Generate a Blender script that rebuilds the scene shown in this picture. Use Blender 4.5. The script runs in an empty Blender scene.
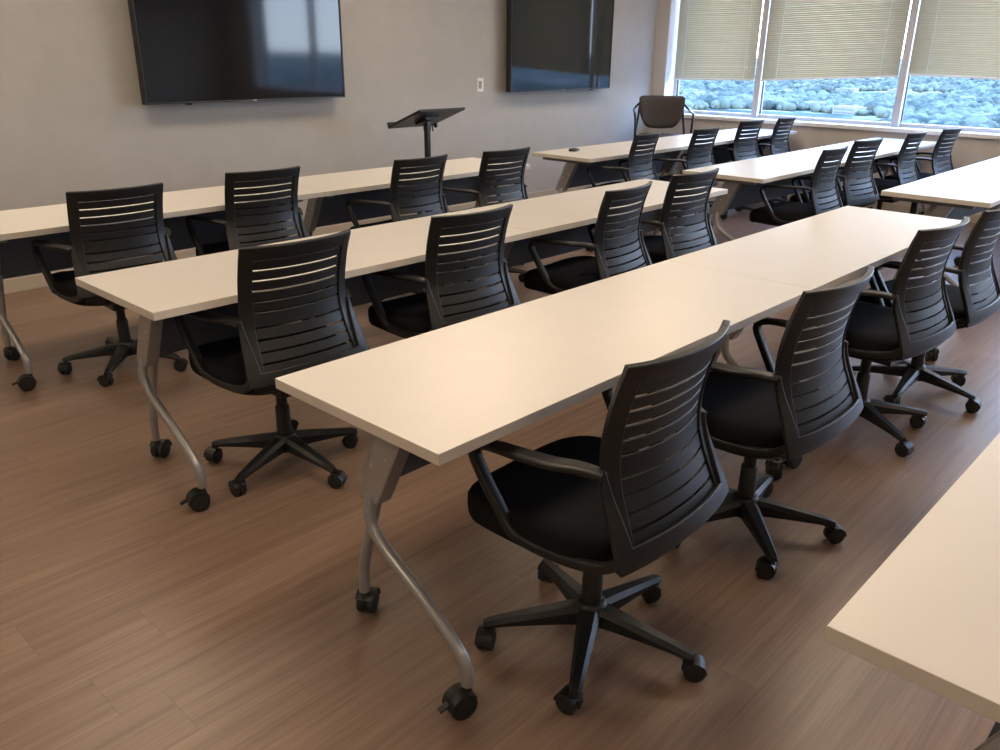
import bpy, bmesh, math, random
import numpy as np
from mathutils import Vector, Matrix
C = bpy.context.scene.collection
SC = bpy.context.scene
PI = math.pi
rnd = random.Random(7)

# ------------------------------------------------------------------ materials
def new_mat(name):
    m = bpy.data.materials.new(name); m.use_nodes = True
    nt = m.node_tree
    return m, nt, nt.nodes, nt.links, nt.nodes['Principled BSDF']

def mat(name, col, rough=0.5, metal=0.0, spec=0.5, noise=0.0, nscale=40.0, bump=0.0, bscale=300.0):
    m, nt, N, L, b = new_mat(name)
    b.inputs['Roughness'].default_value = rough
    b.inputs['Metallic'].default_value = metal
    b.inputs['Specular IOR Level'].default_value = spec
    tc = N.new('ShaderNodeTexCoord')
    nz = N.new('ShaderNodeTexNoise'); nz.inputs['Scale'].default_value = nscale
    nz.inputs['Detail'].default_value = 4
    L.new(tc.outputs['Object'], nz.inputs['Vector'])
    rp = N.new('ShaderNodeValToRGB')
    rp.color_ramp.elements[0].position = 0.3; rp.color_ramp.elements[1].position = 0.7
    rp.color_ramp.elements[0].color = [c*(1-noise) for c in col]+[1]
    rp.color_ramp.elements[1].color = [min(1, c*(1+noise)) for c in col]+[1]
    L.new(nz.outputs['Fac'], rp.inputs['Fac']); L.new(rp.outputs['Color'], b.inputs['Base Color'])
    if bump > 0:
        n2 = N.new('ShaderNodeTexNoise'); n2.inputs['Scale'].default_value = bscale
        L.new(tc.outputs['Object'], n2.inputs['Vector'])
        bp = N.new('ShaderNodeBump'); bp.inputs['Strength'].default_value = bump
        bp.inputs['Distance'].default_value = 0.002
        L.new(n2.outputs['Fac'], bp.inputs['Height']); L.new(bp.outputs['Normal'], b.inputs['Normal'])
    return m

M = {}
M['laminate'] = mat('laminate', (.76, .735, .70), .34, spec=.45, noise=.012, nscale=9)
M['edge'] = mat('edge_band', (.62, .58, .52), .45, noise=.02)
M['silver'] = mat('silver_paint', (.36, .36, .365), .36, metal=.55, noise=.03, nscale=60)
M['greymetal'] = mat('grey_metal', (.20, .20, .195), .5, metal=.3, noise=.04)
M['fabric_panel'] = mat('panel_fabric', (.088, .094, .106), .85, noise=.15, nscale=120, bump=.3, bscale=900)
M['plastic'] = mat('black_plastic', (.0115, .012, .013), .42, spec=.42, noise=.1, nscale=30, bump=.08, bscale=700)
M['slat'] = mat('black_slat_plastic', (.012, .013, .015), .45, spec=.45, noise=.1, nscale=30, bump=.1, bscale=700)
M['seat_fabric'] = mat('black_fabric', (.010, .010, .012), .95, spec=.15, noise=.25, nscale=200, bump=.5, bscale=1200)
M['rubber'] = mat('black_rubber', (.012, .012, .013), .55, noise=.1)
M['screw'] = mat('screw_steel', (.6, .6, .6), .3, metal=.9)
M['tv_case'] = mat('tv_case', (.012, .012, .013), .35, spec=.5)
M['tv_glass'] = mat('tv_screen_glass', (.006, .006, .007), .055, spec=.55)
M['tv_logo'] = mat('tv_logo', (.55, .55, .57), .4)
M['leather'] = mat('brown_upholstery', (.045, .036, .030), .7, noise=.12, nscale=50, bump=.2)
M['chrome_black'] = mat('black_steel', (.014, .014, .016), .3, metal=.2)
M['white_plastic'] = mat('white_plastic', (.85, .83, .79), .4)
M['grey_plastic'] = mat('grey_plastic', (.32, .30, .28), .5)
M['wall'] = mat('wall_paint_grey', (.45, .44, .425), .9, spec=.2, noise=.03, nscale=6, bump=.25, bscale=260)
M['wall_taupe'] = mat('wall_paint_taupe', (.575, .548, .535), .9, spec=.2, noise=.03, nscale=6)
M['wall_plain'] = mat('wall_paint_plain', (.45, .42, .38), .9, spec=.2)
M['ceiling'] = mat('ceiling_tile', (.72, .70, .66), .95, spec=.1, noise=.04, nscale=80)
M['baseb'] = mat('baseboard_vinyl', (.50, .45, .39), .6)
M['winframe'] = mat('window_frame_aluminium', (.62, .62, .63), .4, metal=.25)
M['winwhite'] = mat('window_white_paint', (.84, .83, .81), .5)
M['gasket'] = mat('window_gasket', (.03, .035, .045), .6)
M['building'] = mat('pale_render', (.27, .255, .235), .9, noise=.1, nscale=.2)
M['roofing'] = mat('pale_roof', (.25, .235, .22), .9, noise=.1, nscale=.2)

def floor_mat():
    m, nt, N, L, b = new_mat('vinyl_plank_floor')
    def math_(op, a=None, bb=None, c=None):
        n = N.new('ShaderNodeMath'); n.operation = op
        for i, v in enumerate((a, bb, c)):
            if v is None: continue
            if isinstance(v, (int, float)): n.inputs[i].default_value = v
            else: L.new(v, n.inputs[i])
        return n.outputs[0]
    tc = N.new('ShaderNodeTexCoord'); sp = N.new('ShaderNodeSeparateXYZ')
    L.new(tc.outputs['Object'], sp.inputs[0])
    PW, PL = .1815, 1.52
    vy = math_('DIVIDE', math_('SUBTRACT', sp.outputs['Y'], .295), PW)
    row = math_('FLOOR', vy); fy = math_('FRACT', vy)
    wn = N.new('ShaderNodeTexWhiteNoise'); wn.noise_dimensions = '1D'; L.new(row, wn.inputs['W'])
    vx = math_('ADD', math_('DIVIDE', sp.outputs['X'], PL), wn.outputs['Value'])
    colx = math_('FLOOR', vx); fx = math_('FRACT', vx)
    w2 = N.new('ShaderNodeTexWhiteNoise'); w2.noise_dimensions = '2D'
    cb = N.new('ShaderNodeCombineXYZ'); L.new(row, cb.inputs[0]); L.new(colx, cb.inputs[1]); L.new(cb.outputs[0], w2.inputs['Vector'])
    # grain: noise stretched along the planks, shifted per plank
    cg = N.new('ShaderNodeCombineXYZ')
    L.new(math_('ADD', math_('MULTIPLY', sp.outputs['X'], 1.3), math_('MULTIPLY', w2.outputs['Value'], 40)), cg.inputs[0])
    L.new(math_('MULTIPLY', sp.outputs['Y'], 34), cg.inputs[1]); L.new(math_('MULTIPLY', w2.outputs['Value'], 13), cg.inputs[2])
    g = N.new('ShaderNodeTexNoise'); g.inputs['Scale'].default_value = 1.0; g.inputs['Detail'].default_value = 6; g.inputs['Roughness'].default_value = .65
    L.new(cg.outputs[0], g.inputs['Vector'])
    cg2 = N.new('ShaderNodeCombineXYZ')
    L.new(math_('MULTIPLY', sp.outputs['X'], 5.0), cg2.inputs[0]); L.new(math_('MULTIPLY', sp.outputs['Y'], 150), cg2.inputs[1])
    g2 = N.new('ShaderNodeTexNoise'); g2.inputs['Scale'].default_value = 1.0; g2.inputs['Detail'].default_value = 3
    L.new(cg2.outputs[0], g2.inputs['Vector'])
    t = math_('ADD', math_('MULTIPLY', g.outputs['Fac'], .6), math_('ADD', math_('MULTIPLY', g2.outputs['Fac'], .25), math_('MULTIPLY', w2.outputs['Value'], .10)))
    rp = N.new('ShaderNodeValToRGB'); e = rp.color_ramp.elements
    e[0].position = .32; e[0].color = (.162, .102, .072, 1)
    e[1].position = .70; e[1].color = (.335, .230, .170, 1)
    x = e.new(.5); x.color = (.243, .161, .116, 1)
    L.new(t, rp.inputs['Fac'])
    # seams
    dy = math_('MULTIPLY', math_('MINIMUM', fy, math_('SUBTRACT', 1, fy)), PW)
    dx = math_('MULTIPLY', math_('MINIMUM', fx, math_('SUBTRACT', 1, fx)), PL)
    d = math_('MINIMUM', dx, dy)
    s = N.new('ShaderNodeMapRange'); s.inputs['From Min'].default_value = .0006; s.inputs['From Max'].default_value = .0022
    s.inputs['To Min'].default_value = .80; s.inputs['To Max'].default_value = 1
    L.new(d, s.inputs['Value'])
    mx = N.new('ShaderNodeMix'); mx.data_type = 'RGBA'; mx.blend_type = 'MULTIPLY'; mx.inputs['Factor'].default_value = 1
    L.new(rp.outputs['Color'], mx.inputs[6]); L.new(s.outputs['Result'], mx.inputs[7])
    L.new(mx.outputs[2], b.inputs['Base Color'])
    b.inputs['Roughness'].default_value = .36
    b.inputs['Specular IOR Level'].default_value = .65
    bp = N.new('ShaderNodeBump'); bp.inputs['Strength'].default_value = .12; bp.inputs['Distance'].default_value = .002
    L.new(t, bp.inputs['Height']); L.new(bp.outputs['Normal'], b.inputs['Normal'])
    return m
M['floor'] = floor_mat()

def glass_mat():
    m = bpy.data.materials.new('clear_window_glass'); m.use_nodes = True
    nt = m.node_tree; N = nt.nodes; L = nt.links; N.clear()
    o = N.new('ShaderNodeOutputMaterial'); t = N.new('ShaderNodeBsdfTransparent'); g = N.new('ShaderNodeBsdfGlossy')
    t.inputs['Color'].default_value = (.90, .96, 1.0, 1); g.inputs['Roughness'].default_value = .0
    lw = N.new('ShaderNodeLayerWeight'); lw.inputs['Blend'].default_value = .5
    pw = N.new('ShaderNodeMath'); pw.operation = 'POWER'; pw.inputs[1].default_value = 5; L.new(lw.outputs['Facing'], pw.inputs[0])
    f = N.new('ShaderNodeMath'); f.operation = 'MULTIPLY_ADD'; f.inputs[1].default_value = .6; f.inputs[2].default_value = .03; L.new(pw.outputs[0], f.inputs[0])
    mx = N.new('ShaderNodeMixShader'); L.new(f.outputs[0], mx.inputs[0]); L.new(t.outputs[0], mx.inputs[1]); L.new(g.outputs[0], mx.inputs[2])
    L.new(mx.outputs[0], o.inputs['Surface'])
    return m
M['glass'] = glass_mat()

def blind_mat():
    m = bpy.data.materials.new('beige_blind_slat'); m.use_nodes = True
    nt = m.node_tree; N = nt.nodes; L = nt.links; N.clear()
    o = N.new('ShaderNodeOutputMaterial'); d = N.new('ShaderNodeBsdfDiffuse'); t = N.new('ShaderNodeBsdfTranslucent')
    tc = N.new('ShaderNodeTexCoord'); nz = N.new('ShaderNodeTexNoise'); nz.inputs['Scale'].default_value = 12
    L.new(tc.outputs['Object'], nz.inputs['Vector'])
    rp = N.new('ShaderNodeValToRGB')
    rp.color_ramp.elements[0].color = (.60, .55, .44, 1); rp.color_ramp.elements[1].color = (.72, .66, .54, 1)
    L.new(nz.outputs['Fac'], rp.inputs['Fac'])
    L.new(rp.outputs['Color'], d.inputs['Color']); t.inputs['Color'].default_value = (.78, .69, .50, 1)
    mx = N.new('ShaderNodeMixShader'); mx.inputs[0].default_value = .38
    L.new(d.outputs[0], mx.inputs[1]); L.new(t.outputs[0], mx.inputs[2]); L.new(mx.outputs[0], o.inputs['Surface'])
    return m
M['blind'] = blind_mat()

def emit_mat(name, col, s):
    m = bpy.data.materials.new(name); m.use_nodes = True
    nt = m.node_tree; N = nt.nodes; L = nt.links; N.clear()
    o = N.new('ShaderNodeOutputMaterial'); e = N.new('ShaderNodeEmission')
    e.inputs['Color'].default_value = (*col, 1); e.inputs['Strength'].default_value = s
    L.new(e.outputs[0], o.inputs['Surface'])
    return m

def tree_mat():
    m, nt, N, L, b = new_mat('distant_tree_leaves')
    tc = N.new('ShaderNodeTexCoord')
    n1 = N.new('ShaderNodeTexNoise'); n1.inputs['Scale'].default_value = .035; n1.inputs['Detail'].default_value = 5
    L.new(tc.outputs['Object'], n1.inputs['Vector'])
    rp = N.new('ShaderNodeValToRGB'); e = rp.color_ramp.elements
    e[0].position = .36; e[0].color = (.044, .058, .050, 1); e[1].position = .62; e[1].color = (.155, .168, .125, 1)
    L.new(n1.outputs['Fac'], rp.inputs['Fac']); L.new(rp.outputs['Color'], b.inputs['Base Color'])
    b.inputs['Roughness'].default_value = .9; b.inputs['Specular IOR Level'].default_value = .1
    return m
M['trees'] = tree_mat()

def terrain_mat():
    m, nt, N, L, b = new_mat('distant_ground')
    tc = N.new('ShaderNodeTexCoord')
    n1 = N.new('ShaderNodeTexNoise'); n1.inputs['Scale'].default_value = .012; n1.inputs['Detail'].default_value = 6
    L.new(tc.outputs['Object'], n1.inputs['Vector'])
    rp = N.new('ShaderNodeValToRGB'); e = rp.color_ramp.elements
    e[0].position = .40; e[0].color = (.045, .062, .05, 1); e[1].position = .56; e[1].color = (.30, .29, .26, 1)
    x = e.new(.52); x.color = (.085, .105, .075, 1)
    L.new(n1.outputs['Fac'], rp.inputs['Fac']); L.new(rp.outputs['Color'], b.inputs['Base Color'])
    b.inputs['Roughness'].default_value = .95; b.inputs['Specular IOR Level'].default_value = .05
    return m
M['terrain'] = terrain_mat()

# ------------------------------------------------------------------ mesh helpers
def new_bm(): return bmesh.new()

def add_box(bm, c, s, rot=None):
    """box with centre c, full size s, optional 3x3/4x4 rotation about its centre"""
    vs = []
    for x in (-.5, .5):
        for y in (-.5, .5):
            for z in (-.5, .5):
                v = Vector((x*s[0], y*s[1], z*s[2]))
                if rot is not None: v = rot @ v
                vs.append(bm.verts.new(v+Vector(c)))
    for f in ((0,1,3,2),(4,6,7,5),(0,4,5,1),(2,3,7,6),(0,2,6,4),(1,5,7,3)):
        bm.faces.new([vs[i] for i in f])
    return vs

def add_hull(bm, a, b):
    """loft between two rings with the same number of points, both ends capped"""
    n = len(a)
    va = [bm.verts.new(p) for p in a]; vb = [bm.verts.new(p) for p in b]
    for i in range(n):
        j = (i+1) % n
        bm.faces.new((va[i], va[j], vb[j], vb[i]))
    bm.faces.new(va[::-1]); bm.faces.new(vb)

def add_rings(bm, rings, cap=True):
    R = [[bm.verts.new(p) for p in r] for r in rings]
    n = len(R[0])
    for k in range(len(R)-1):
        for i in range(n):
            j = (i+1) % n
            bm.faces.new((R[k][i], R[k][j], R[k+1][j], R[k+1][i]))
    if cap:
        bm.faces.new(R[0][::-1]); bm.faces.new(R[-1])
    return R

def smooth_path(pts, sub=6):
    P = [Vector(p) for p in pts]
    P = [P[0]*2-P[1]] + P + [P[-1]*2-P[-2]]
    out = []
    for i in range(1, len(P)-2):
        p0, p1, p2, p3 = P[i-1:i+3]
        for k in range(sub):
            t = k/sub
            out.append(.5*((2*p1)+(p2-p0)*t+(2*p0-5*p1+4*p2-p3)*t*t+(3*p1-p0-3*p2+p3)*t**3))
    out.append(P[-2].copy())
    return out

def add_sweep(bm, path, prof, side=None, seg=None, cap=True):
    """sweep along path. prof: radius, or function t->(half width along side, half thickness).
    side: fixed vector the width axis follows; otherwise a parallel frame"""
    path = [Vector(p) for p in path]; n = len(path)
    rings = []; prev = None
    seg = seg or 10
    for i, p in enumerate(path):
        t = (path[min(i+1, n-1)]-path[max(i-1, 0)]).normalized()
        if side is not None:
            s = Vector(side); s = (s-t*s.dot(t)).normalized()
        else:
            if prev is None:
                s = t.orthogonal().normalized()
            else:
                s = (prev-t*prev.dot(t)).normalized()
            prev = s
        u = t.cross(s)
        if callable(prof): a, b = prof(i/(n-1))
        elif isinstance(prof, tuple): a, b = prof
        else: a = b = prof
        ring = []
        for k in range(seg):
            th = 2*PI*(k+.5)/seg
            if callable(prof) or isinstance(prof, tuple):
                cx, sx = math.cos(th), math.sin(th); e = .55
                ring.append(p+s*a*math.copysign(abs(cx)**e, cx)+u*b*math.copysign(abs(sx)**e, sx))
            else:
                ring.append(p+s*a*math.cos(th)+u*b*math.sin(th))
        rings.append(ring)
    add_rings(bm, rings, cap)

def add_lathe(bm, c, axis, prof, seg=20):
    """prof: list of (distance along axis, radius)"""
    ax = Vector(axis).normalized(); s = ax.orthogonal().normalized(); u = ax.cross(s)
    rings = [[Vector(c)+ax*d+(s*math.cos(2*PI*k/seg)+u*math.sin(2*PI*k/seg))*max(r, 1e-4) for k in range(seg)] for d, r in prof]
    add_rings(bm, rings)

def superellipse(cx, cy, rx, ry, z, n=4, seg=40):
    out = []
    for k in range(seg):
        th = 2*PI*k/seg; c, s = math.cos(th), math.sin(th)
        out.append(Vector((cx+rx*math.copysign(abs(c)**(2/n), c), cy+ry*math.copysign(abs(s)**(2/n), s), z)))
    return out

def obj(name, bm, m, parent=None, smooth=True, bevel=0, angle=40, seg=2):
    bmesh.ops.recalc_face_normals(bm, faces=bm.faces)
    me = bpy.data.meshes.new(name); bm.to_mesh(me); bm.free()
    if smooth:
        for p in me.polygons: p.use_smooth = True
        me.set_sharp_from_angle(angle=math.radians(angle))
    o = bpy.data.objects.new(name, me); C.objects.link(o)
    for x in (m if isinstance(m, (list, tuple)) else [m]): me.materials.append(x)
    if parent: o.parent = parent
    if bevel:
        b = o.modifiers.new('bevel', 'BEVEL'); b.width = bevel; b.segments = seg; b.limit_method = 'ANGLE'; b.angle_limit = math.radians(35)
    return o

def tag(o, label, cat, group=None):
    o['label'] = label; o['category'] = cat
    if group: o['group'] = group
    return o

def thing(name, label, cat, loc=(0, 0, 0), rz=0, group=None):
    o = bpy.data.objects.new(name, None); C.objects.link(o)
    o.empty_display_size = .1; o.location = loc; o.rotation_euler = (0, 0, rz)
    return tag(o, label, cat, group)

def struct(name, bm, m, **k):
    o = obj(name, bm, m, **k); o['kind'] = 'structure'; return o

def child_list(): # parent -> children, built once per copy
    d = {}
    for o in C.objects:
        if o.parent: d.setdefault(o.parent.name, []).append(o)
    return d

def dup(root, loc, rz, label, group=None):
    kids = child_list()
    def rec(o, par):
        c = o.copy(); C.objects.link(c)
        if par is not None: c.parent = par
        for ch in kids.get(o.name, []): rec(ch, c)
        return c
    r = rec(root, None)
    r.location = loc; r.rotation_euler = (0, 0, rz); r['label'] = label
    if group: r['group'] = group
    return r

# ------------------------------------------------------------------ dimensions of the place
CAMZ = 1.5214
YW = 5.95          # front wall
XW = 9.03          # window wall, room face
XL, YB, ZC = -3.0, -4.2, 2.75
SILL = .83
WTOP = 2.45
GX = 9.27          # glass plane

# ------------------------------------------------------------------ room shell
bm = new_bm(); add_box(bm, ((XL+XW)/2+.1, (YB+YW)/2, -.06), (XW-XL+.6, YW-YB+.4, .12)); struct('floor', bm, M['floor'], smooth=False)
bm = new_bm(); add_box(bm, ((XL+XW)/2+.1, (YB+YW)/2, ZC+.06), (XW-XL+.6, YW-YB+.4, .12)); struct('ceiling', bm, M['ceiling'], smooth=False)
bm = new_bm(); add_box(bm, ((XL+XW)/2+.15, YW+.06, ZC/2), (XW-XL+.5, .12, ZC)); struct('wall_front', bm, M['wall'], smooth=False)
bm = new_bm(); add_box(bm, ((XL+XW)/2+.15, YB-.06, ZC/2), (XW-XL+.5, .12, ZC)); struct('wall_back', bm, M['wall_plain'], smooth=False)
bm = new_bm(); add_box(bm, (XL-.06, (YB+YW)/2, ZC/2), (.12, YW-YB, ZC)); struct('wall_left', bm, M['wall_plain'], smooth=False)
# window wall: below the sill, header, piers at both ends
WY0, WY1 = -3.2, 5.78
bm = new_bm()
add_box(bm, (XW+.16, (YB+YW)/2, (SILL-.038)/2), (.32, YW-YB, SILL-.038))
add_box(bm, (XW+.16, (YB+YW)/2, (WTOP+ZC)/2), (.32, YW-YB, ZC-WTOP))
add_box(bm, (XW+.16, (WY1+YW)/2, (SILL-.038+WTOP)/2), (.32, YW-WY1, WTOP-SILL+.038))
add_box(bm, (XW+.16, (WY0+YB)/2, (SILL-.038+WTOP)/2), (.32, WY0-YB, WTOP-SILL+.038))
struct('wall_window', bm, M['wall_taupe'], smooth=False)
bm = new_bm(); add_box(bm, (XW+.115, (WY0+WY1)/2, SILL-.019), (.29, WY1-WY0-.004, .038)); struct('trim_sill', bm, M['winwhite'], smooth=False, bevel=.004)
# white painted reveals at both ends of the strip window
bm = new_bm()
add_box(bm, (XW+.12, WY1-.006, (SILL+WTOP)/2), (.236, .012, WTOP-SILL)); struct('trim_jamb', bm, M['winwhite'], smooth=False)
bm = new_bm(); add_box(bm, ((XL+XW)/2, YW-.006, .045), (XW-XL-.01, .012, .09)); struct('baseboard_front', bm, M['baseb'], smooth=False, bevel=.003)
bm = new_bm(); add_box(bm, (XW-.006, (YB+YW)/2, .045), (.012, YW-YB-.03, .09)); struct('baseboard_window', bm, M['baseb'], smooth=False, bevel=.003)

# windows: six panes between aluminium mullions
MULL = [4.655, 3.10, 1.54, -.02, -1.58]
edges = [WY1-.012]+MULL+[WY0]
for i in range(len(edges)-1):
    y1, y0 = edges[i], edges[i+1]
    fr = new_bm()
    t = .035
    add_box(fr, (GX, (y0+y1)/2, SILL+.018), (.07, y1-y0-.002, .036))
    add_box(fr, (GX, (y0+y1)/2, WTOP-.02), (.07, y1-y0-.002, .04))
    add_box(fr, (GX, y1-t/2-.001, (SILL+WTOP)/2), (.07, t, WTOP-SILL-.002))
    add_box(fr, (GX, y0+t/2+.001, (SILL+WTOP)/2), (.07, t, WTOP-SILL-.002))
    w = struct('window_%d' % (i+1), fr, M['winframe'], smooth=False, bevel=.003)
    gb = new_bm()
    for yy in (y0+t+.004, y1-t-.004): add_box(gb, (GX-.01, yy, (SILL+WTOP)/2), (.03, .008, WTOP-SILL-.08))
    g = obj('gasket', gb, M['gasket'], w, smooth=False)
    gl = new_bm(); add_box(gl, (GX+.005, (y0+y1)/2, (SILL+WTOP)/2), (.006, y1-y0-2*t, WTOP-SILL-.075))
    obj('glass_pane', gl, M['glass'], w, smooth=False)
# mullion covers, room side
for i, y in enumerate(MULL):
    b = new_bm(); add_box(b, (GX-.055, y, (SILL+WTOP)/2), (.06, .072, WTOP-SILL-.002)); add_box(b, (GX-.078, y+.022, (SILL+WTOP)/2), (.02, .016, WTOP-SILL-.002))
    struct('trim_mullion_%d' % (i+1), b, M['winframe'], smooth=False, bevel=.004)

# ------------------------------------------------------------------ blinds
def blind(y0, y1, zl, zr, label, drop_tassel=None):
    """y0<y1; zl bottom height at the y1 (left in view) end, zr at y0"""
    BX = 9.185
    r = thing('venetian_blind', label, 'blind', (BX, (y0+y1)/2, WTOP-.02), 0, 'lowered beige venetian blinds')
    W = y1-y0
    yc = 0
    top = -.05
    bl, br = zl-(WTOP-.02), zr-(WTOP-.02)
    hb = new_bm(); add_box(hb, (0, 0, -.02), (.05, W, .04)); obj('headrail', hb, M['winwhite'], r, smooth=False, bevel=.003)
    sb = new_bm()
    pitch = .0205; n = int((-min(bl, br)+top)/pitch)
    tilt = math.radians(64)
    for k in range(n):
        f = (k+.5)/n
        a = top+(bl-top)*f; b_ = top+(br-top)*f     # heights at left (y=+W/2) and right (y=-W/2)
        jl = rnd.uniform(-.0007, .0007)
        prof = []
        for q in range(4):
            u = (q/3-.5)*.025
            bow = .0022*(1-(2*q/3-1)**2)
            prof.append((u*math.cos(tilt)-bow*math.sin(tilt), u*math.sin(tilt)+bow*math.cos(tilt)))
        nL = [sb.verts.new((p[0], W/2-.004, a+p[1]+jl)) for p in prof]
        nM = [sb.verts.new((p[0], 0, (a+b_)/2+p[1]-.0012+jl)) for p in prof]
        nR = [sb.verts.new((p[0], -W/2+.004, b_+p[1]+jl)) for p in prof]
        for A, B in ((nL, nM), (nM, nR)):
            for q in range(3): sb.faces.new((A[q], A[q+1], B[q+1], B[q]))
    o = obj('slats', sb, M['blind'], r, angle=80)
    s = o.modifiers.new('thick', 'SOLIDIFY'); s.thickness = .0006
    bb = new_bm()
    add_hull(bb, [(-.013, W/2-.003, bl-.008), (.013, W/2-.003, bl-.008), (.013, W/2-.003, bl+.010), (-.013, W/2-.003, bl+.010)],
                 [(-.013, -W/2+.003, br-.008), (.013, -W/2+.003, br-.008), (.013, -W/2+.003, br+.010), (-.013, -W/2+.003, br+.010)])
    obj('bottom_rail', bb, M['winwhite'], r, smooth=False, bevel=.003)
    for yy in (W/2-.17*W/1.4, -W/2+.17*W/1.4):
        cb = new_bm()
        zb = bl+(br-bl)*(.5-yy/W)
        add_sweep(cb, [(-.0160, yy, -.04), (-.0160, yy, zb+.01)], .0034, seg=6)
        obj('ladder_cord', cb, M['winwhite'], r)
    if drop_tassel is not None:
        yy, zt = drop_tassel
        cb = new_bm(); add_sweep(cb, [(-.03, yy, -.035), (-.03, yy, zt)], .0016, seg=6)
        c = obj('pull_cord', cb, M['winwhite'], r)
        tb = new_bm(); add_lathe(tb, (-.03, yy, zt-.035), (0, 0, 1), [(0, .009), (.012, .011), (.03, .005), (.037, .003)], 10)
        obj('tassel', tb, M['winwhite'], c)
    return r
blind(4.696, 5.745, 1.215, 1.235, 'lowered beige venetian blind nearest the wall corner, narrowest of the three', (-.43, -1.05))
blind(3.141, 4.612, 1.235, 1.315, 'lowered beige venetian blind between two mullions, slanting up to the right', None)
blind(1.582, 3.056, 1.335, 1.30, 'lowered beige venetian blind at the right edge of the photo', None)

# ------------------------------------------------------------------ ceiling lamps (above the picture)
M['lamp'] = emit_mat('lamp_diffuser', (1.0, .80, .58), 13.2)
lampproto = None
for lx in (-1.3, 1.6, 4.5, 7.4):
    for ly in (-2.0, 1.5, 4.5):
        if lampproto is None:
            r = thing('ceiling_light', 'recessed warm ceiling light panel above the tables', 'ceiling light', (lx, ly, ZC), 0, 'recessed ceiling lights')
            b = new_bm()
            for x, y, sx, sy in ((0, .3, 1.22, .03), (0, -.3, 1.22, .03), (.6, 0, .03, .57), (-.6, 0, .03, .57)): add_box(b, (x, y, -.012), (sx, sy, .024))
            obj('frame', b, M['winwhite'], r, smooth=False)
            b = new_bm(); add_box(b, (0, 0, -.006), (1.17, .57, .008)); obj('diffuser', b, M['lamp'], r, smooth=False)
            lampproto = r
        else:
            dup(lampproto, (lx, ly, ZC), 0, 'recessed warm ceiling light panel above the tables')

# ------------------------------------------------------------------ tables
TL, TD, TH = 1.818, .61, .74
def caster(bm_h, bm_w, c, ang, r=.034, wid=.05, brake=None):
    """twin wheel caster; c = floor point under the stem, ang = heading of the trailing wheel"""
    d = Vector((math.cos(ang), math.sin(ang), 0)); ax = Vector((-math.sin(ang), math.cos(ang), 0))
    c = Vector(c); wc = c+d*r*.55+Vector((0, 0, r))
    for s in (-1, 1):
        o = wc+ax*s*wid*.29
        add_lathe(bm_w, o-ax*wid*.19, ax, [(0, r*.55), (.0005, r*.86), (wid*.06, r), (wid*.32, r), (wid*.379, r*.86), (wid*.38, r*.55)], 18)
    # hood
    ring0, ring1 = [], []
    for k in range(9):
        a = math.radians(-15+k*(195/8))
        ring0.append((math.cos(a)*r*1.12, math.sin(a)*r*1.12))
    inner = [(x*.9, z*.9) for x, z in ring0[::-1]]
    R = ring0+inner
    w = wid*.5
    add_hull(bm_h, [wc-d*x+ax*w*.16+Vector((0, 0, z)) for x, z in R], [wc-d*x-ax*w*.16+Vector((0, 0, z)) for x, z in R])
    add_hull(bm_h, [wc-d*x+ax*w+Vector((0, 0, z)) for x, z in R[2:-2]], [wc-d*x-ax*w+Vector((0, 0, z)) for x, z in R[2:-2]])
    add_lathe(bm_h, c+Vector((0, 0, r*1.0)), (0, 0, 1), [(0, r*.34), (r*.9, r*.34), (r*.95, r*.28), (r*1.35, r*.28)], 12)
    if brake is not None:
        add_box(brake, wc+d*r*1.35+Vector((0, 0, r*.25)), (.03, .018, .006), Matrix.Rotation(ang, 3, 'Z') @ Matrix.Rotation(.35, 3, 'Y'))

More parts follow.
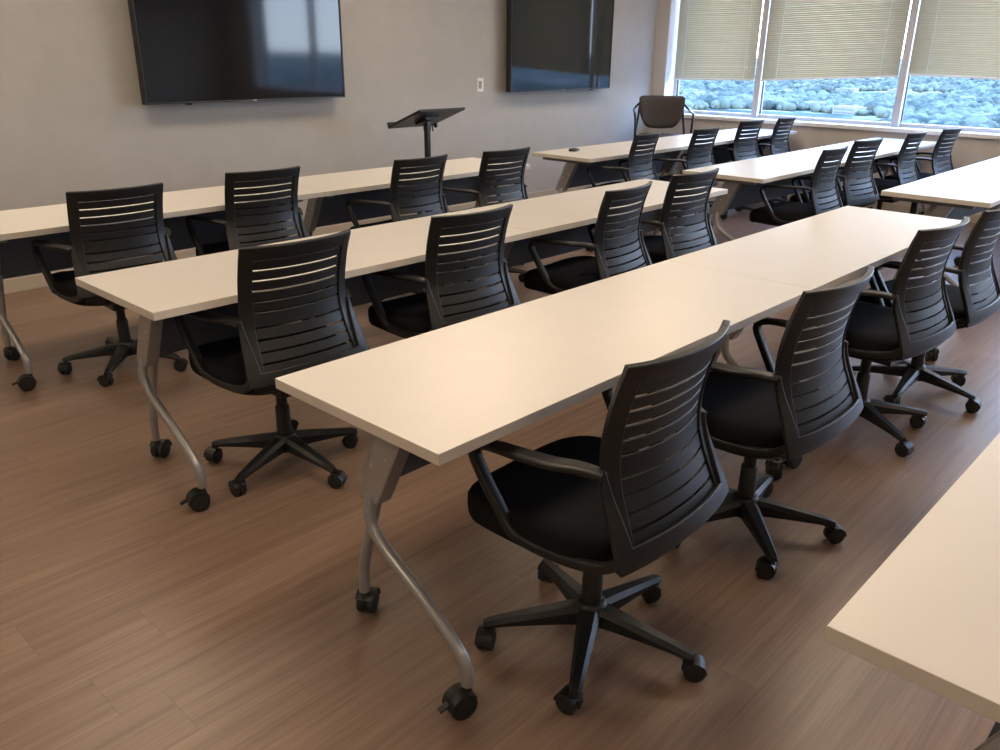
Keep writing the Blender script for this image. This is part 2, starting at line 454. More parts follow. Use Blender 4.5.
def make_table():
    r = thing('training_table', '', 'table', (0, 0, 0), 0, 'white flip-top training tables')
    L2, D2 = TL/2, TD/2
    b = new_bm(); add_box(b, (0, 0, TH-.014), (TL, TD, .028))
    for f in b.faces: f.material_index = 1
    o = obj('tabletop', b, [M['edge'], M['laminate']], r, smooth=False, bevel=.0015)
    for p in o.data.polygons: p.material_index = 1 if abs(p.normal.z) > .9 else 0
    b = new_bm(); add_box(b, (0, -.03, .690), (TL-.24, .05, .032)); obj('crossbar', b, M['greymetal'], r, smooth=False, bevel=.003)
    # modesty panel: leans with the columns
    b = new_bm()
    a = math.atan2(.105, .26)
    add_box(b, (0, .054, .572), (TL-.30, .008, .272), Matrix.Rotation(a, 3, 'X'))
    obj('modesty_panel', b, M['fabric_panel'], r, smooth=False, bevel=.002)
    for s in (-1, 1):
        X = s*(L2-.112)
        # folded sheet-metal column leaning towards the rear
        def ring(y0, y1, z):
            o_ = X+s*.022; i_ = X-s*.026; m_ = X-s*.012
            return [Vector(p) for p in ((o_, y0, z), (o_, y0+(y1-y0)*.66, z), (m_, y1, z), (i_, y1, z), (i_, y0, z))]
        b = new_bm()
        add_rings(b, [ring(-.106, .024, .712), ring(-.054, .076, .61), ring(.016, .138, .468), ring(.030, .138, .442)])
        col = obj('column', b, M['silver'], r, smooth=False, bevel=.004)
        for yy, zz in ((.052, .555), (-.006, .588)):
            sb = new_bm(); add_lathe(sb, (X+s*.0215, yy-.012, zz), (s, 0, 0), [(0, .006), (.002, .006), (.0035, .003)], 10)
            obj('screw', sb, M['screw'], col)
        b = new_bm(); add_box(b, (X, .03, .6955), (.05, .46, .033)); add_box(b, (X-s*.03, -.06, .690), (.05, .06, .04)); obj('top_bracket', b, M['greymetal'], r, smooth=False, bevel=.004)
        # front leg: bent tube on the outer face
        b = new_bm(); xo = X+s*.026
        add_sweep(b, smooth_path([(xo-s*.012, .058, .462), (xo, .056, .42), (xo, .040, .372), (xo, -.02, .325), (xo, -.133, .262), (xo, -.235, .195), (xo, -.280, .158), (xo, -.297, .12), (xo, -.30, .082)], 5), .0158, seg=14)
        obj('front_leg', b, M['silver'], r, angle=60)
        b = new_bm(); xi = X-s*.036
        add_sweep(b, smooth_path([(xi, .085, .47), (xi, .10, .42), (xi, .125, .34), (xi, .162, .22), (xi, .178, .15), (xi, .180, .082)], 5), .0158, seg=14)
        obj('rear_leg', b, M['silver'], r, angle=60)
        for (x, y, ang, brk) in ((xo, -.30, PI/2+.9*(-s) if s > 0 else PI-.25, True), (xi, .18, .55 if s < 0 else PI/2+.3, False)):
            h, w, k = new_bm(), new_bm(), new_bm()
            caster(h, w, (x, y, 0), ang, .035, .052, k if brk else None)
            ho = obj('caster', h, M['plastic'], r, angle=50)
            obj('wheel', w, M['rubber'], ho, angle=50)
            if brk: obj('brake_lever', k, M['plastic'], ho, smooth=False, bevel=.001)
            else: k.free()
    return r
proto_t = make_table()
tables = [
 (1.040, 1.446, 'white training table with its silver caster leg in full view nearest the camera'),
 (1.040+TL, 1.446, 'white training table joined to the far end of the one nearest the camera'),
 (1.080, 2.808, 'left half of the second white table row, open end with silver leg at left'),
 (1.080+TL, 2.808, 'right half of the second white table row, ending at the aisle'),
 (1.060, 4.397, 'left half of the long white table row in front of the big television'),
 (1.060+TL, 4.397, 'right half of the white table row in front of the lectern'),
 (5.303, 4.308, 'white table by the grey wall with the small black speakerphone on it'),
 (5.303+TL, 4.308, 'white table in front of the brown armchair, running into the window wall'),
 (5.277, 2.855, 'middle white table across the aisle, its near end beside the aisle floor'),
 (5.277+TL, 2.855, 'middle white table across the aisle, its far end under the window sill'),
 (5.365, 1.512, 'white table at the right edge, its near end facing the aisle'),
 (5.365+TL, 1.512, 'white table cut off at the right edge, farther half by the windows'),
 (1.062, .024, 'white training table cropped in the bottom right corner of the photo'),
]
for i, (x0, yc, lab) in enumerate(tables):
    if i == 0:
        proto_t.location = (x0+TL/2, yc, 0); proto_t['label'] = lab
    else:
        dup(proto_t, (x0+TL/2+(.002 if i % 2 else 0), yc, 0), 0, lab)

# ------------------------------------------------------------------ office chairs
BACK = [  # z, y of the centre line, half width, sideways bend
 (.442, -.254, .236, .028), (.488, -.244, .231, .032), (.548, -.224, .223, .038), (.608, -.204, .217, .044), (.668, -.194, .213, .048), (.738, -.197, .212, .050), (.808, -.210, .213, .050), (.868, -.227, .214, .050), (.922, -.246, .216, .050)]
def back_at(z):
    for i in range(len(BACK)-1):
        a, b = BACK[i], BACK[i+1]
        if z <= b[0] or i == len(BACK)-2:
            # smooth (Catmull-Rom) in z
            p0 = BACK[max(i-1, 0)]; p3 = BACK[min(i+2, len(BACK)-1)]
            t = (z-a[0])/(b[0]-a[0])
            f = lambda k: .5*((2*a[k])+(b[k]-p0[k])*t+(2*p0[k]-5*a[k]+4*b[k]-p3[k])*t*t+(3*a[k]-p0[k]-3*b[k]+p3[k])*t**3)
            return f(1), f(2), f(3)
def back_pt(u, z, off=0.0):
    y, w, bd = back_at(z)
    dyu = bd*2.2*min(1, abs(u))**1.2*math.copysign(1, u)/w
    y2 = back_at(z+.004)[0]
    nrm = Vector((-dyu, 1, -(y2-y)/.004)).normalized()
    return Vector((u*w, y+bd*abs(u)**2.2, z))+nrm*off
def back_patch(bm, u0, u1, z0, z1, nu, nz, th, off=0.0, lean=0.0):
    """closed solid patch of the back surface; u0, u1 may be functions of height; lean tips it like a louvre"""
    F, B = [], []
    for j in range(nz+1):
        fr, bk = [], []
        z = z0+(z1-z0)*j/nz
        a = u0(z) if callable(u0) else u0; b = u1(z) if callable(u1) else u1
        o = off+lean*(j/nz-.5)
        for i in range(nu+1):
            u = a+(b-a)*i/nu
            fr.append(bm.verts.new(back_pt(u, z, o+th/2))); bk.append(bm.verts.new(back_pt(u, z, o-th/2)))
        F.append(fr); B.append(bk)
    for j in range(nz):
        for i in range(nu):
            bm.faces.new((F[j][i], F[j][i+1], F[j+1][i+1], F[j+1][i])); bm.faces.new((B[j][i], B[j+1][i], B[j+1][i+1], B[j][i+1]))
    for i in range(nu):
        bm.faces.new((F[0][i], B[0][i], B[0][i+1], F[0][i+1])); bm.faces.new((F[nz][i], F[nz][i+1], B[nz][i+1], B[nz][i]))
    for j in range(nz):
        bm.faces.new((F[j][0], F[j+1][0], B[j+1][0], B[j][0])); bm.faces.new((F[j][nu], B[j][nu], B[j+1][nu], F[j+1][nu]))

def make_chair():
    r = thing('office_chair', '', 'chair', (0, 0, 0), 0, 'black slat-back office chairs')
    # --- backrest: broad side stiles, top rail and bottom rail, with curved slats between narrow slits
    b = new_bm()
    zt = .922
    for q in (-1, 1):
        back_patch(b, q*.80, q*1.0, .477, zt, 4, 20, .018)
    back_patch(b, -.81, .81, .876, zt, 16, 3, .018)
    obj_back = obj('backrest', b, M['plastic'], r, angle=50, bevel=.003)
    b = new_bm()
    slits = [.874, .837, .800, .763, .726, .689, .634, .594, .555, .518, .482]
    for k in range(len(slits)-1):
        back_patch(b, -.82, .82, slits[k+1]+.0030, slits[k]-.0030, 16, 2, .006)
    obj('slats', b, M['slat'], obj_back, angle=50, bevel=.0015, seg=1)
    # --- lower yoke: flat flaring side plates and bottom bar that carry the arms
    b = new_bm()
    for q in (-1, 1):
        lo = lambda z, q=q: q*(.85+.13*max(0, min(1, (z-.488)/.18)))
        hi = lambda z, q=q: q*(1.06-.03*max(0, min(1, (z-.488)/.18)))
        back_patch(b, lo, hi, .458, .668, 4, 12, .014, off=-.012)
    back_patch(b, -1.06, 1.06, .450, .494, 18, 3, .014, off=-.012)
    back_patch(b, -.95, .95, .424, .452, 14, 2, .012, off=.010)
    for q in (-1, 1):
        add_sweep(b, smooth_path([(q*.15, -.226, .436), (q*.15, -.19, .408), (q*.13, -.11, .390), (q*.10, 0, .384)], 5), (.024, .008), side=(1, 0, 0), seg=10)
    obj('yoke', b, M['plastic'], r, angle=50, bevel=.003)
    # --- arms: one looping bar each side, pad on top, post back down to the seat and on to the yoke
    for q in (-1, 1):
        b = new_bm()
        path = smooth_path([back_pt(q*1.0, .655, -.010), (q*.238, -.105, .664), (q*.260, -.05, .664), (q*.272, .03, .662), (q*.275, .11, .658), (q*.275, .162, .646), (q*.275, .176, .620), (q*.273, .150, .570), (q*.268, .112, .510), (q*.262, .072, .450), (q*.254, .030, .424), (q*.247, -.04, .418), (q*.242, -.12, .424), (q*.238, -.185, .440), back_pt(q*1.01, .468, -.006)], 6)
        def prof(t):
            if t < .32: return (.019+.007*math.sin(PI*t/.32), .0095)
            if t < .44: return (.020-.003*(t-.32)/.12, .0115)
            if t < .68: return (.017, .0115)
            return (.012, .014)
        add_sweep(b, path, prof, side=(1, 0, 0), seg=12)
        obj('armrest', b, M['plastic'], r, angle=55)
    # --- seat cushion
    b = new_bm()
    levels = [(.392, .93), (.400, .97), (.415, .99), (.440, 1.0), (.458, .995), (.470, .97), (.478, .92), (.483, .82), (.486, .6), (.487, .3)]
    rings = []
    for z, k in levels:
        rg = superellipse(0, .056, .258*k, .250*k, z, 3.6, 44)
        for v in rg:
            d = max(0, (v.y-.13)/.15); v.z -= .022*d*d
            v.z += .010*(v.x/.25)**2*(1 if z > .45 else 0)
        rings.append(rg)
    add_rings(b, rings)
    obj('seat', b, M['seat_fabric'], r, angle=75)
    b = new_bm()
    rings = []
    for z, k in ((.366, .62), (.372, .80), (.382, .92), (.396, .955)):
        rg = superellipse(0, .04, .245*k, .24*k, z, 3.2, 40)
        for v in rg:
            d = max(0, (v.y-.13)/.15); v.z -= .018*d*d
        rings.append(rg)
    add_rings(b, rings); obj('seat_pan', b, M['plastic'], r, angle=50)
    # --- mechanism, gas column, base
    b = new_bm(); add_box(b, (0, -.01, .355), (.15, .24, .045)); add_sweep(b, [(.05, .04, .352), (.22, .05, .350)], .006, seg=8); add_box(b, (.235, .052, .350), (.05, .024, .008))
    obj('mechanism', b, M['plastic'], r, smooth=False, bevel=.008)
    b = new_bm(); add_lathe(b, (0, 0, .10), (0, 0, 1), [(0, .029), (.02, .029), (.145, .027), (.15, .023), (.151, .021), (.25, .021)], 20); obj('gas_column', b, M['plastic'], r)
    b = new_bm()
    add_lathe(b, (0, 0, .060), (0, 0, 1), [(0, .030), (.004, .040), (.03, .046), (.06, .046), (.072, .040), (.078, .031)], 24)
    RB = .282
    for k in range(5):
        a = 2*PI*k/5+PI/2; d = Vector((math.cos(a), math.sin(a), 0)); s = Vector((-d.y, d.x, 0)); z = Vector((0, 0, 1))
        rings = []
        for rr, w, zt_, zb_ in ((.02, .032, .128, .072), (.08, .029, .120, .074), (.16, .024, .106, .072), (.24, .019, .092, .068), (RB-.004, .017, .084, .064), (RB+.012, .012, .078, .064)):
            rings.append([d*rr+s*w*.55+z*zt_, d*rr+s*w+z*(zt_-.012), d*rr+s*w*.9+z*zb_, d*rr-s*w*.9+z*zb_, d*rr-s*w+z*(zt_-.012), d*rr-s*w*.55+z*zt_])
        add_rings(b, rings)
    base = obj('star_base', b, M['plastic'], r, angle=35)
    for k in range(5):
        a = 2*PI*k/5+PI/2
        h, w = new_bm(), new_bm()
        caster(h, w, (math.cos(a)*RB, math.sin(a)*RB, 0), (a+1.2, a-2.0, a+.4, a+2.6, a-.9)[k], .0285, .046)
        # short stem up into the arm
        add_lathe(h, (math.cos(a)*RB, math.sin(a)*RB, .045), (0, 0, 1), [(0, .008), (.024, .008)], 10)
        ho = obj('caster', h, M['plastic'], r, angle=50)
        obj('wheel', w, M['rubber'], ho, angle=50)
    return r

def spin_base(root, ang):
    """turn the star base (with its casters) of one chair about the gas column"""
    R = Matrix.Rotation(ang, 4, 'Z')
    for ch in [o for o in C.objects if o.parent == root]:
        if ch.name.split('.')[0] in ('star_base', 'caster'):
            ch.rotation_euler = (0, 0, ang)

proto_c = make_chair()
# star base centre (x, y), anticlockwise turn in degrees, star base turn in degrees (world), label
chairs = [
 (1.548, 1.094, 1.4, 48, 'black slat-back office chair nearest the camera, whole star base in view'),
 (2.368, 1.068, -1.8, 64, 'black slat-back office chair second nearest the camera along the nearest table'),
 (3.49, 1.12, -5, 4, 'third black slat-back office chair along the nearest table, counting from the camera'),
 (4.096, 1.082, 0, 21, 'fourth black slat-back office chair along the nearest table, partly cut by the right edge'),
 (1.560, 2.592, -1.2, 39, 'first black slat-back office chair from the left at the second table row'),
 (2.374, 2.556, -2.9, 20, 'second black slat-back office chair from the left at the second table row'),
 (3.343, 2.495, 5.7, 40, 'third black slat-back office chair from the left at the second table row'),
 (4.065, 2.546, -2.8, 0, 'fourth black slat-back office chair from the left at the second table row'),
 (1.602, 4.086, -2.2, 66, 'leftmost black slat-back office chair at the table row below the big television'),
 (2.415, 4.160, -3, 18, 'second black slat-back office chair from the left below the big television'),
 (3.381, 4.015, 1.8, 35, 'black slat-back office chair in front of the lectern post'),
 (4.085, 3.959, -1.2, 5, 'black slat-back office chair at the aisle end of the row along the grey wall'),
 (5.730, 3.989, 7.4, 20, 'black slat-back office chair at the aisle end of the table holding the speakerphone'),
 (6.537, 3.919, 1.6, 33, 'second black slat-back office chair from the aisle, in front of the brown armchair'),
 (7.673, 4.087, -1.8, 50, 'third black slat-back office chair from the aisle in the row along the grey wall'),
 (8.298, 4.043, 3.7, 12, 'farthest black slat-back office chair, tucked in where that row meets the window wall'),
 (5.842, 2.527, 2.3, 25, 'black slat-back office chair at the aisle end of the middle row across the aisle'),
 (6.648, 2.594, -5.7, 18, 'second black slat-back office chair from the aisle in the middle row by the windows'),
 (7.601, 2.568, 1.5, 8, 'third black slat-back office chair from the aisle in the middle row by the windows'),
 (8.287, 2.490, -1.9, 30, 'black slat-back office chair closest to the window sill in the middle row'),
]
for i, (hx, hy, ccw, spin, lab) in enumerate(chairs):
    a = math.radians(ccw); p = Vector((hx, hy, 0))
    if i == 0:
        c = proto_c; c.location = p; c.rotation_euler = (0, 0, a); c['label'] = lab
    else:
        c = dup(proto_c, p, a, lab)
    spin_base(c, math.radians(spin)-a)

# ------------------------------------------------------------------ televisions
def make_tv(x0, x1, z0, label, sensor):
    W = x1-x0; H = W*.567; D = .055; yf = YW-.13
    r = thing('television', label, 'television', ((x0+x1)/2, yf, z0), 0, 'wall-mounted televisions')
    b = new_bm(); add_box(b, (0, D/2+.004, H/2), (W, D, H)); add_box(b, (0, D+.016, H*.42), (W*.72, .034, H*.55)); obj('case', b, M['tv_case'], r, smooth=False, bevel=.004)
    b = new_bm(); t = .012
    for x, z, sx, sz in ((0, t/2, W, t), (0, H-t/2, W, t), (-W/2+t/2, H/2, t, H-2*t), (W/2-t/2, H/2, t, H-2*t)): add_box(b, (x, -.001, z), (sx, .010, sz))
    obj('bezel', b, M['tv_case'], r, smooth=False, bevel=.002)
    b = new_bm(); add_box(b, (0, .003, H/2), (W-2*t, .004, H-2*t)); obj('screen', b, M['tv_glass'], r, smooth=False)
    b = new_bm(); add_box(b, (0, -.0065, t/2), (.030, .002, .006)); obj('logo', b, M['tv_logo'], r, smooth=False)
    b = new_bm(); add_box(b, (sensor, .01, -.006), (.05, .016, .012)); obj('sensor_bar', b, M['tv_case'], r, smooth=False, bevel=.003)
    b = new_bm(); add_box(b, (0, .110, H*.45), (.5, .03950, .35)); obj('wall_bracket', b, M['greymetal'], r, smooth=False)
make_tv(2.674, 4.346, 1.146, 'large black wall-mounted television at left, window reflected on its right side', -.52)
make_tv(6.345, 7.985, 1.134, 'black wall-mounted television nearer the windows, right of the light switch', .5)

# ------------------------------------------------------------------ light switch
r = thing('light_switch', 'small white light switch on the grey wall left of the right television', 'light switch', (6.055, YW, 1.205))
b = new_bm(); add_box(b, (0, -.004, 0), (.085, .008, .125)); obj('cover_plate', b, M['white_plastic'], r, smooth=False, bevel=.003)
b = new_bm(); add_box(b, (-.008, -.0095, .0), (.036, .006, .070), Matrix.Rotation(.05, 3, 'X')); obj('rocker', b, M['grey_plastic'], r, smooth=False, bevel=.002)

# ------------------------------------------------------------------ lectern
LX, LY = 4.80, 5.33
r = thing('lectern', 'black lectern stand with tilted top between the table row and grey wall', 'lectern', (LX, LY, 0))
tl = math.atan2(-.15, .40)
Rt = Matrix.Rotation(tl, 3, 'X')
pc = Vector((.0, .0, .995))
b = new_bm(); add_box(b, pc, (.50, .42, .020), Rt); obj('top_panel', b, M['tv_case'], r, smooth=False, bevel=.003)
b = new_bm(); add_box(b, pc+Rt @ Vector((0, .212, .012)), (.50, .016, .05), Rt); obj('paper_ledge', b, M['tv_case'], r, smooth=False, bevel=.003)
b = new_bm(); add_box(b, pc+Rt @ Vector((0, 0, -.024)), (.16, .14, .028), Rt)
add_box(b, pc+Vector((0, 0, -.06)), (.045, .05, .09)); obj('tilt_bracket', b, M['chrome_black'], r, smooth=False, bevel=.004)
b = new_bm(); add_sweep(b, [(.03, -.01, .93), (.075, -.012, .93)], .007, seg=8); add_lathe(b, (.072, -.012, .93), (1, 0, 0), [(0, .010), (.004, .019), (.018, .019), (.024, .012)], 12)
add_sweep(b, [(.045, -.012, .93), (.055, -.012, .885)], .006, seg=8)
obj('clamp_knob', b, M['chrome_black'], r)
b = new_bm(); add_box(b, (0, 0, .70), (.040, .040, .52)); add_box(b, (0, 0, .27), (.052, .052, .46)); obj('post', b, M['chrome_black'], r, smooth=False, bevel=.004)
b = new_bm(); add_box(b, (0, 0, .045), (.48, .06, .03)); 
for s in (-1, 1): add_box(b, (s*.22, 0, .045), (.05, .42, .03))
obj('base', b, M['chrome_black'], r, smooth=False, bevel=.005)
for sx in (-1, 1):
    for sy in (-1, 1):
        b = new_bm(); add_lathe(b, (sx*.22, sy*.18, 0), (0, 0, 1), [(0, .018), (.004, .022), (.022, .022), (.032, .012)], 12); obj('foot', b, M['rubber'], r)

# ------------------------------------------------------------------ speakerphone
b = new_bm()
rings = [superellipse(0, 0, .058*k, .038*k, z, 3, 32) for z, k in ((0, .9), (.003, 1), (.013, 1), (.019, .93), (.022, .7), (.022, .2))]
add_rings(b, rings)
r = thing('speakerphone', 'small black oval speakerphone lying on the white table by the grey wall', 'speakerphone', (5.635, 4.435, TH), .3)
obj('body', b, M['plastic'], r)
b = new_bm(); add_lathe(b, (.02, 0, .0215), (0, 0, 1), [(0, .012), (.0015, .012), (.0022, .008)], 14); obj('button', b, M['greymetal'], r)

# ------------------------------------------------------------------ brown guest chair in the corner
def make_guest():
    r = thing('armchair', 'dark brown upholstered armchair with black loop arms in the wall corner', 'armchair', (8.36, 5.34, 0), math.radians(-52))
    # sits facing the room, towards -Y
    b = new_bm(); n = 18
    def bp(u, v, off):
        # u -1..1 across, v 0..1 up; bottom edge bows down, corners rounded
        hw = .258*(1-.10*(1-v)**2)
        zz = .735+.325*v
        if v < .5: zz -= .0
        x = u*hw
        # rounded outline
        z = zz
        lo = .728-.030*(1-u*u)-0+.10*max(0, abs(u)-.55)**2/.2
        hi = 1.055-.022*max(0, abs(u)-.85)/.15*max(0, abs(u)-.85)/.15
        z = lo+(hi-lo)*v
        y = .19+.10*(z-.73)-.05*u*u+.0
        edge = min(1, (1-abs(u))/.10, v/.10+.02, (1-v)/.10+.02)
        return Vector((x, y+off*(.35+.65*math.sqrt(max(0, edge))), z))
    F = [[b.verts.new(bp(-1+2*i/n, j/12, -.03)) for i in range(n+1)] for j in range(13)]
    B = [[b.verts.new(bp(-1+2*i/n, j/12, .025)) for i in range(n+1)] for j in range(13)]
    for j in range(12):
        for i in range(n):
            b.faces.new((F[j][i], F[j][i+1], F[j+1][i+1], F[j+1][i])); b.faces.new((B[j][i], B[j+1][i], B[j+1][i+1], B[j][i+1]))
    for i in range(n):
        b.faces.new((F[0][i], B[0][i], B[0][i+1], F[0][i+1])); b.faces.new((F[12][i], F[12][i+1], B[12][i+1], B[12][i]))
    for j in range(12):
        b.faces.new((F[j][0], F[j+1][0], B[j+1][0], B[j][0])); b.faces.new((F[j][n], B[j][n], B[j+1][n], F[j+1][n]))
    obj('backrest', b, M['leather'], r, angle=70)
    b = new_bm()
    rings = []
    for z, k in ((.575, .92), (.585, .98), (.605, 1), (.632, .99), (.645, .93), (.650, .75), (.650, .3)):
        rings.append(superellipse(0, -.06, .265*k, .25*k, z, 4, 36))
    add_rings(b, rings); obj('seat', b, M['leather'], r, angle=70)
    b = new_bm(); add_rings(b, [superellipse(0, -.055, .255, .24, z, 4, 36) for z in (.555, .577)]); obj('seat_shell', b, M['grey_plastic'], r)
    for s in (-1, 1):
        b = new_bm()
        p = smooth_path([(s*.240, .205, .98), (s*.285, .20, .935), (s*.312, .14, .905), (s*.320, .02, .895), (s*.320, -.12, .888), (s*.318, -.19, .87), (s*.310, -.215, .80), (s*.305, -.22, .66), (s*.30, -.235, .45), (s*.30, -.26, .2), (s*.30, -.28, .012)], 6)
        add_sweep(b, p, .0135, seg=12); obj('armrest', b, M['chrome_black'], r, angle=60)
        b = new_bm()
        p = smooth_path([(s*.240, .21, .99), (s*.258, .20, .80), (s*.28, .19, .62), (s*.285, .205, .4), (s*.29, .25, .2), (s*.30, .30, .012)], 6)
        add_sweep(b, p, .0135, seg=12); obj('leg', b, M['chrome_black'], r, angle=60)
        b = new_bm(); add_sweep(b, [(s*.302, -.225, .60), (s*.285, .19, .60)], .011, seg=10); add_sweep(b, [(s*.295, -.06, .60), (0, -.06, .562)], .010, seg=10); obj('seat_rail', b, M['chrome_black'], r)
        for yy in (-.28, .30):
            b = new_bm(); add_lathe(b, (s*.30, yy, 0), (0, 0, 1), [(0, .014), (.002, .017), (.016, .017), (.02, .014)], 12); obj('foot', b, M['rubber'], r)
make_guest()

# ------------------------------------------------------------------ the view outside: wooded town far below
GZ = -50.0
rs = np.random.RandomState(4)
def terrain():
    na, nr = 160, 90
    A = np.radians(np.linspace(-75, 75, na)); Rr = np.geomspace(40, 9000, nr)
    a, r_ = np.meshgrid(A, Rr)
    x = 9.5+r_*np.cos(a); y = r_*np.sin(a)
    z = GZ+10*np.sin(x/420+1.3)*np.sin(y/360)*np.clip(r_/900, 0, 1)+np.clip((r_-1800)/7000, 0, 1)*12*(1+.5*np.sin(y/700))
    V = np.stack([x, y, z], -1).reshape(-1, 3)
    i = np.arange(nr*na).reshape(nr, na)
    Fc = np.stack([i[:-1, :-1], i[:-1, 1:], i[1:, 1:], i[1:, :-1]], -1).reshape(-1, 4)
    me = bpy.data.meshes.new('ground'); me.from_pydata(V.tolist(), [], Fc.tolist()); me.materials.append(M['terrain'])
    for p in me.polygons: p.use_smooth = True
    o = bpy.data.objects.new('ground', me); C.objects.link(o); o['kind'] = 'structure'
def gz(x, y):
    r_ = math.hypot(x-9.5, y)
    return GZ+10*math.sin(x/420+1.3)*math.sin(y/360)*min(max(r_/900, 0), 1)+min(max((r_-1800)/7000, 0), 1)*12*(1+.5*math.sin(y/700))
terrain()

# pale buildings half hidden among the trees
bld = []
protos = None
spots = []
while len(spots) < 26:
    ang = math.radians(rs.uniform(9, 33)); d = rs.uniform(700, 2100)
    x, y = 9.5+d*math.cos(ang), d*math.sin(ang)
    if all(math.hypot(x-a, y-b_) > 75 for a, b_ in spots): spots.append((x, y))
for k, (x, y) in enumerate(spots):
    if protos is None:
        r = thing('building', 'pale low building half hidden among the distant trees outside', 'building', (x, y, gz(x, y)), 0, 'pale distant buildings among the trees')
        b = new_bm(); add_box(b, (0, 0, 3), (15, 26, 7)); add_box(b, (0, 16, 2.5), (11, 14, 6)); obj('walls', b, M['building'], r, smooth=False)
        b = new_bm(); add_box(b, (0, 0, 6.8), (15.8, 26.8, .7)); add_box(b, (0, 16.3, 5.8), (11.8, 14.8, .6)); add_box(b, (3, -4, 7.7), (4, 5, 1.6)); obj('roof', b, M['roofing'], r, smooth=False)
        b = new_bm()
        for zz in (1.6, 4.4):
            for yy in range(-11, 12, 3): add_box(b, (-7.53, yy, zz), (.1, 1.4, 1.2))
        obj('window_band', b, M['gasket'], r, smooth=False)
        protos = r
    else:
        r = dup(protos, (x, y, gz(x, y)), rs.uniform(-.9, .9), 'pale low building half hidden among the distant trees outside')

def canopy():
    bm_ = bmesh.new(); bmesh.ops.create_icosphere(bm_, subdivisions=2, radius=1)
    base = np.array([v.co[:] for v in bm_.verts]); fc = np.array([[v.index for v in f.verts] for f in bm_.faces]); bm_.free()
    lump = 1+.24*np.sin(base[:, :1]*5+1)*np.sin(base[:, 1:2]*6)*np.cos(base[:, 2:]*5)
    base = base*lump
    pts = []
    n = 13000
    while len(pts) < n:
        u = rs.rand(); d = math.sqrt(500**2+(2300**2-500**2)*u**1.7)
        ang = math.radians(rs.uniform(5, 37))
        x, y = 9.5+d*math.cos(ang), d*math.sin(ang)
        # clearings
        if math.sin(x/95+1.7*math.sin(y/130))+math.sin(y/70+x/210) > .80: continue
        if any(abs(x-a) < 16 and abs(y-b_) < 24 for a, b_ in spots) and rs.rand() < .8: continue
        pts.append((x, y, d))
    V = np.zeros((n, len(base), 3)); 
    for k, (x, y, d) in enumerate(pts):
        s = rs.uniform(2.0, 4.8)*(1+.25*(d/1500)); h = s*rs.uniform(.75, 1.15); th = rs.uniform(0, 6.28)
        c_, s_ = math.cos(th), math.sin(th)
        q = base.copy(); q[:, 0], q[:, 1] = base[:, 0]*c_-base[:, 1]*s_, base[:, 0]*s_+base[:, 1]*c_
        V[k] = q*[s, s, h]+[x, y, gz(x, y)+h*.75]
    F = (fc[None]+np.arange(n)[:, None, None]*len(base)).reshape(-1, 3)
    V = V.reshape(-1, 3)
    me = bpy.data.meshes.new('tree_canopy')
    me.vertices.add(len(V)); me.vertices.foreach_set('co', V.ravel())
    me.loops.add(len(F)*3); me.loops.foreach_set('vertex_index', F.ravel().astype(np.int32))
    me.polygons.add(len(F)); me.polygons.foreach_set('loop_start', np.arange(0, len(F)*3, 3, dtype=np.int32))
    me.update(calc_edges=True); me.validate()
    me.polygons.foreach_set('use_smooth', np.ones(len(F), bool))
    me.materials.append(M['trees'])
    o = bpy.data.objects.new('tree_canopy', me); C.objects.link(o)
    o['kind'] = 'stuff'; tag(o, 'wooded valley of small green trees far below outside the windows', 'trees')
canopy()

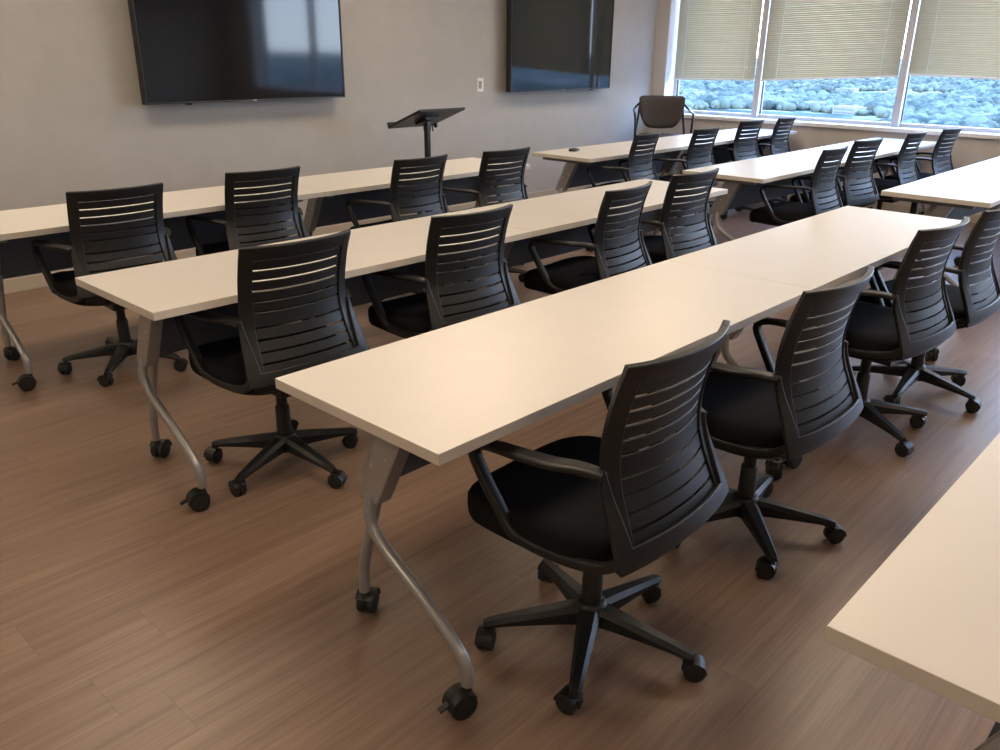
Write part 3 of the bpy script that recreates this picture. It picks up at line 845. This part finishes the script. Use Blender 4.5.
# ------------------------------------------------------------------ daylight
W = bpy.data.worlds.new('sky'); SC.world = W; W.use_nodes = True
N, L = W.node_tree.nodes, W.node_tree.links; N.clear()
o = N.new('ShaderNodeOutputWorld'); bg = N.new('ShaderNodeBackground')
tc = N.new('ShaderNodeTexCoord'); sp = N.new('ShaderNodeSeparateXYZ'); L.new(tc.outputs['Generated'], sp.inputs[0])
rp = N.new('ShaderNodeValToRGB'); e = rp.color_ramp.elements
e[0].position = 0.0; e[0].color = (.84, .90, 1.0, 1); e[1].position = .75; e[1].color = (.17, .42, 1.0, 1)
L.new(sp.outputs['Z'], rp.inputs['Fac']); L.new(rp.outputs['Color'], bg.inputs['Color'])
bg.inputs['Strength'].default_value = 13.0
L.new(bg.outputs[0], o.inputs['Surface'])
sun = bpy.data.lights.new('sun', 'SUN'); sun.energy = 3.5; sun.angle = .01; sun.color = (1, .97, .92)
so = bpy.data.objects.new('sun', sun); C.objects.link(so); so.rotation_euler = (math.radians(38), math.radians(-20), math.radians(20))
# portals: they only guide sampling of the sky through the window openings
for i in range(len(edges)-1):
    y1, y0 = edges[i], edges[i+1]
    l = bpy.data.lights.new('window_portal', 'AREA'); l.shape = 'RECTANGLE'; l.size = WTOP-SILL; l.size_y = y1-y0
    l.cycles.is_portal = True
    q = bpy.data.objects.new('window_portal', l); C.objects.link(q)
    q.location = (GX+.06, (y0+y1)/2, (SILL+WTOP)/2); q.rotation_euler = (0, math.radians(90), 0)

# ------------------------------------------------------------------ camera
f, pitch, yaw, roll = 829.34, 21.405, 47.011, .6295
p, yv, r_ = [math.radians(v) for v in (pitch, yaw, roll)]
fw = Vector((math.sin(yv)*math.cos(p), math.cos(yv)*math.cos(p), -math.sin(p)))
rt = Vector((math.cos(yv), -math.sin(yv), 0)); up = rt.cross(fw)
rt2 = rt*math.cos(r_)+up*math.sin(r_); up2 = -rt*math.sin(r_)+up*math.cos(r_)
cd = bpy.data.cameras.new('camera'); cd.sensor_width = 36; cd.lens = f/1000*36; cd.clip_end = 20000; cd.clip_start = .05
co = bpy.data.objects.new('camera', cd); C.objects.link(co)
co.matrix_world = Matrix((( rt2.x, up2.x, -fw.x, 0), (rt2.y, up2.y, -fw.y, 0), (rt2.z, up2.z, -fw.z, CAMZ), (0, 0, 0, 1)))
SC.camera = co

vs = SC.view_settings
vs.view_transform = 'Standard'; vs.look = 'None'; vs.gamma = 1; vs.use_curve_mapping = False; vs.exposure = 0.0
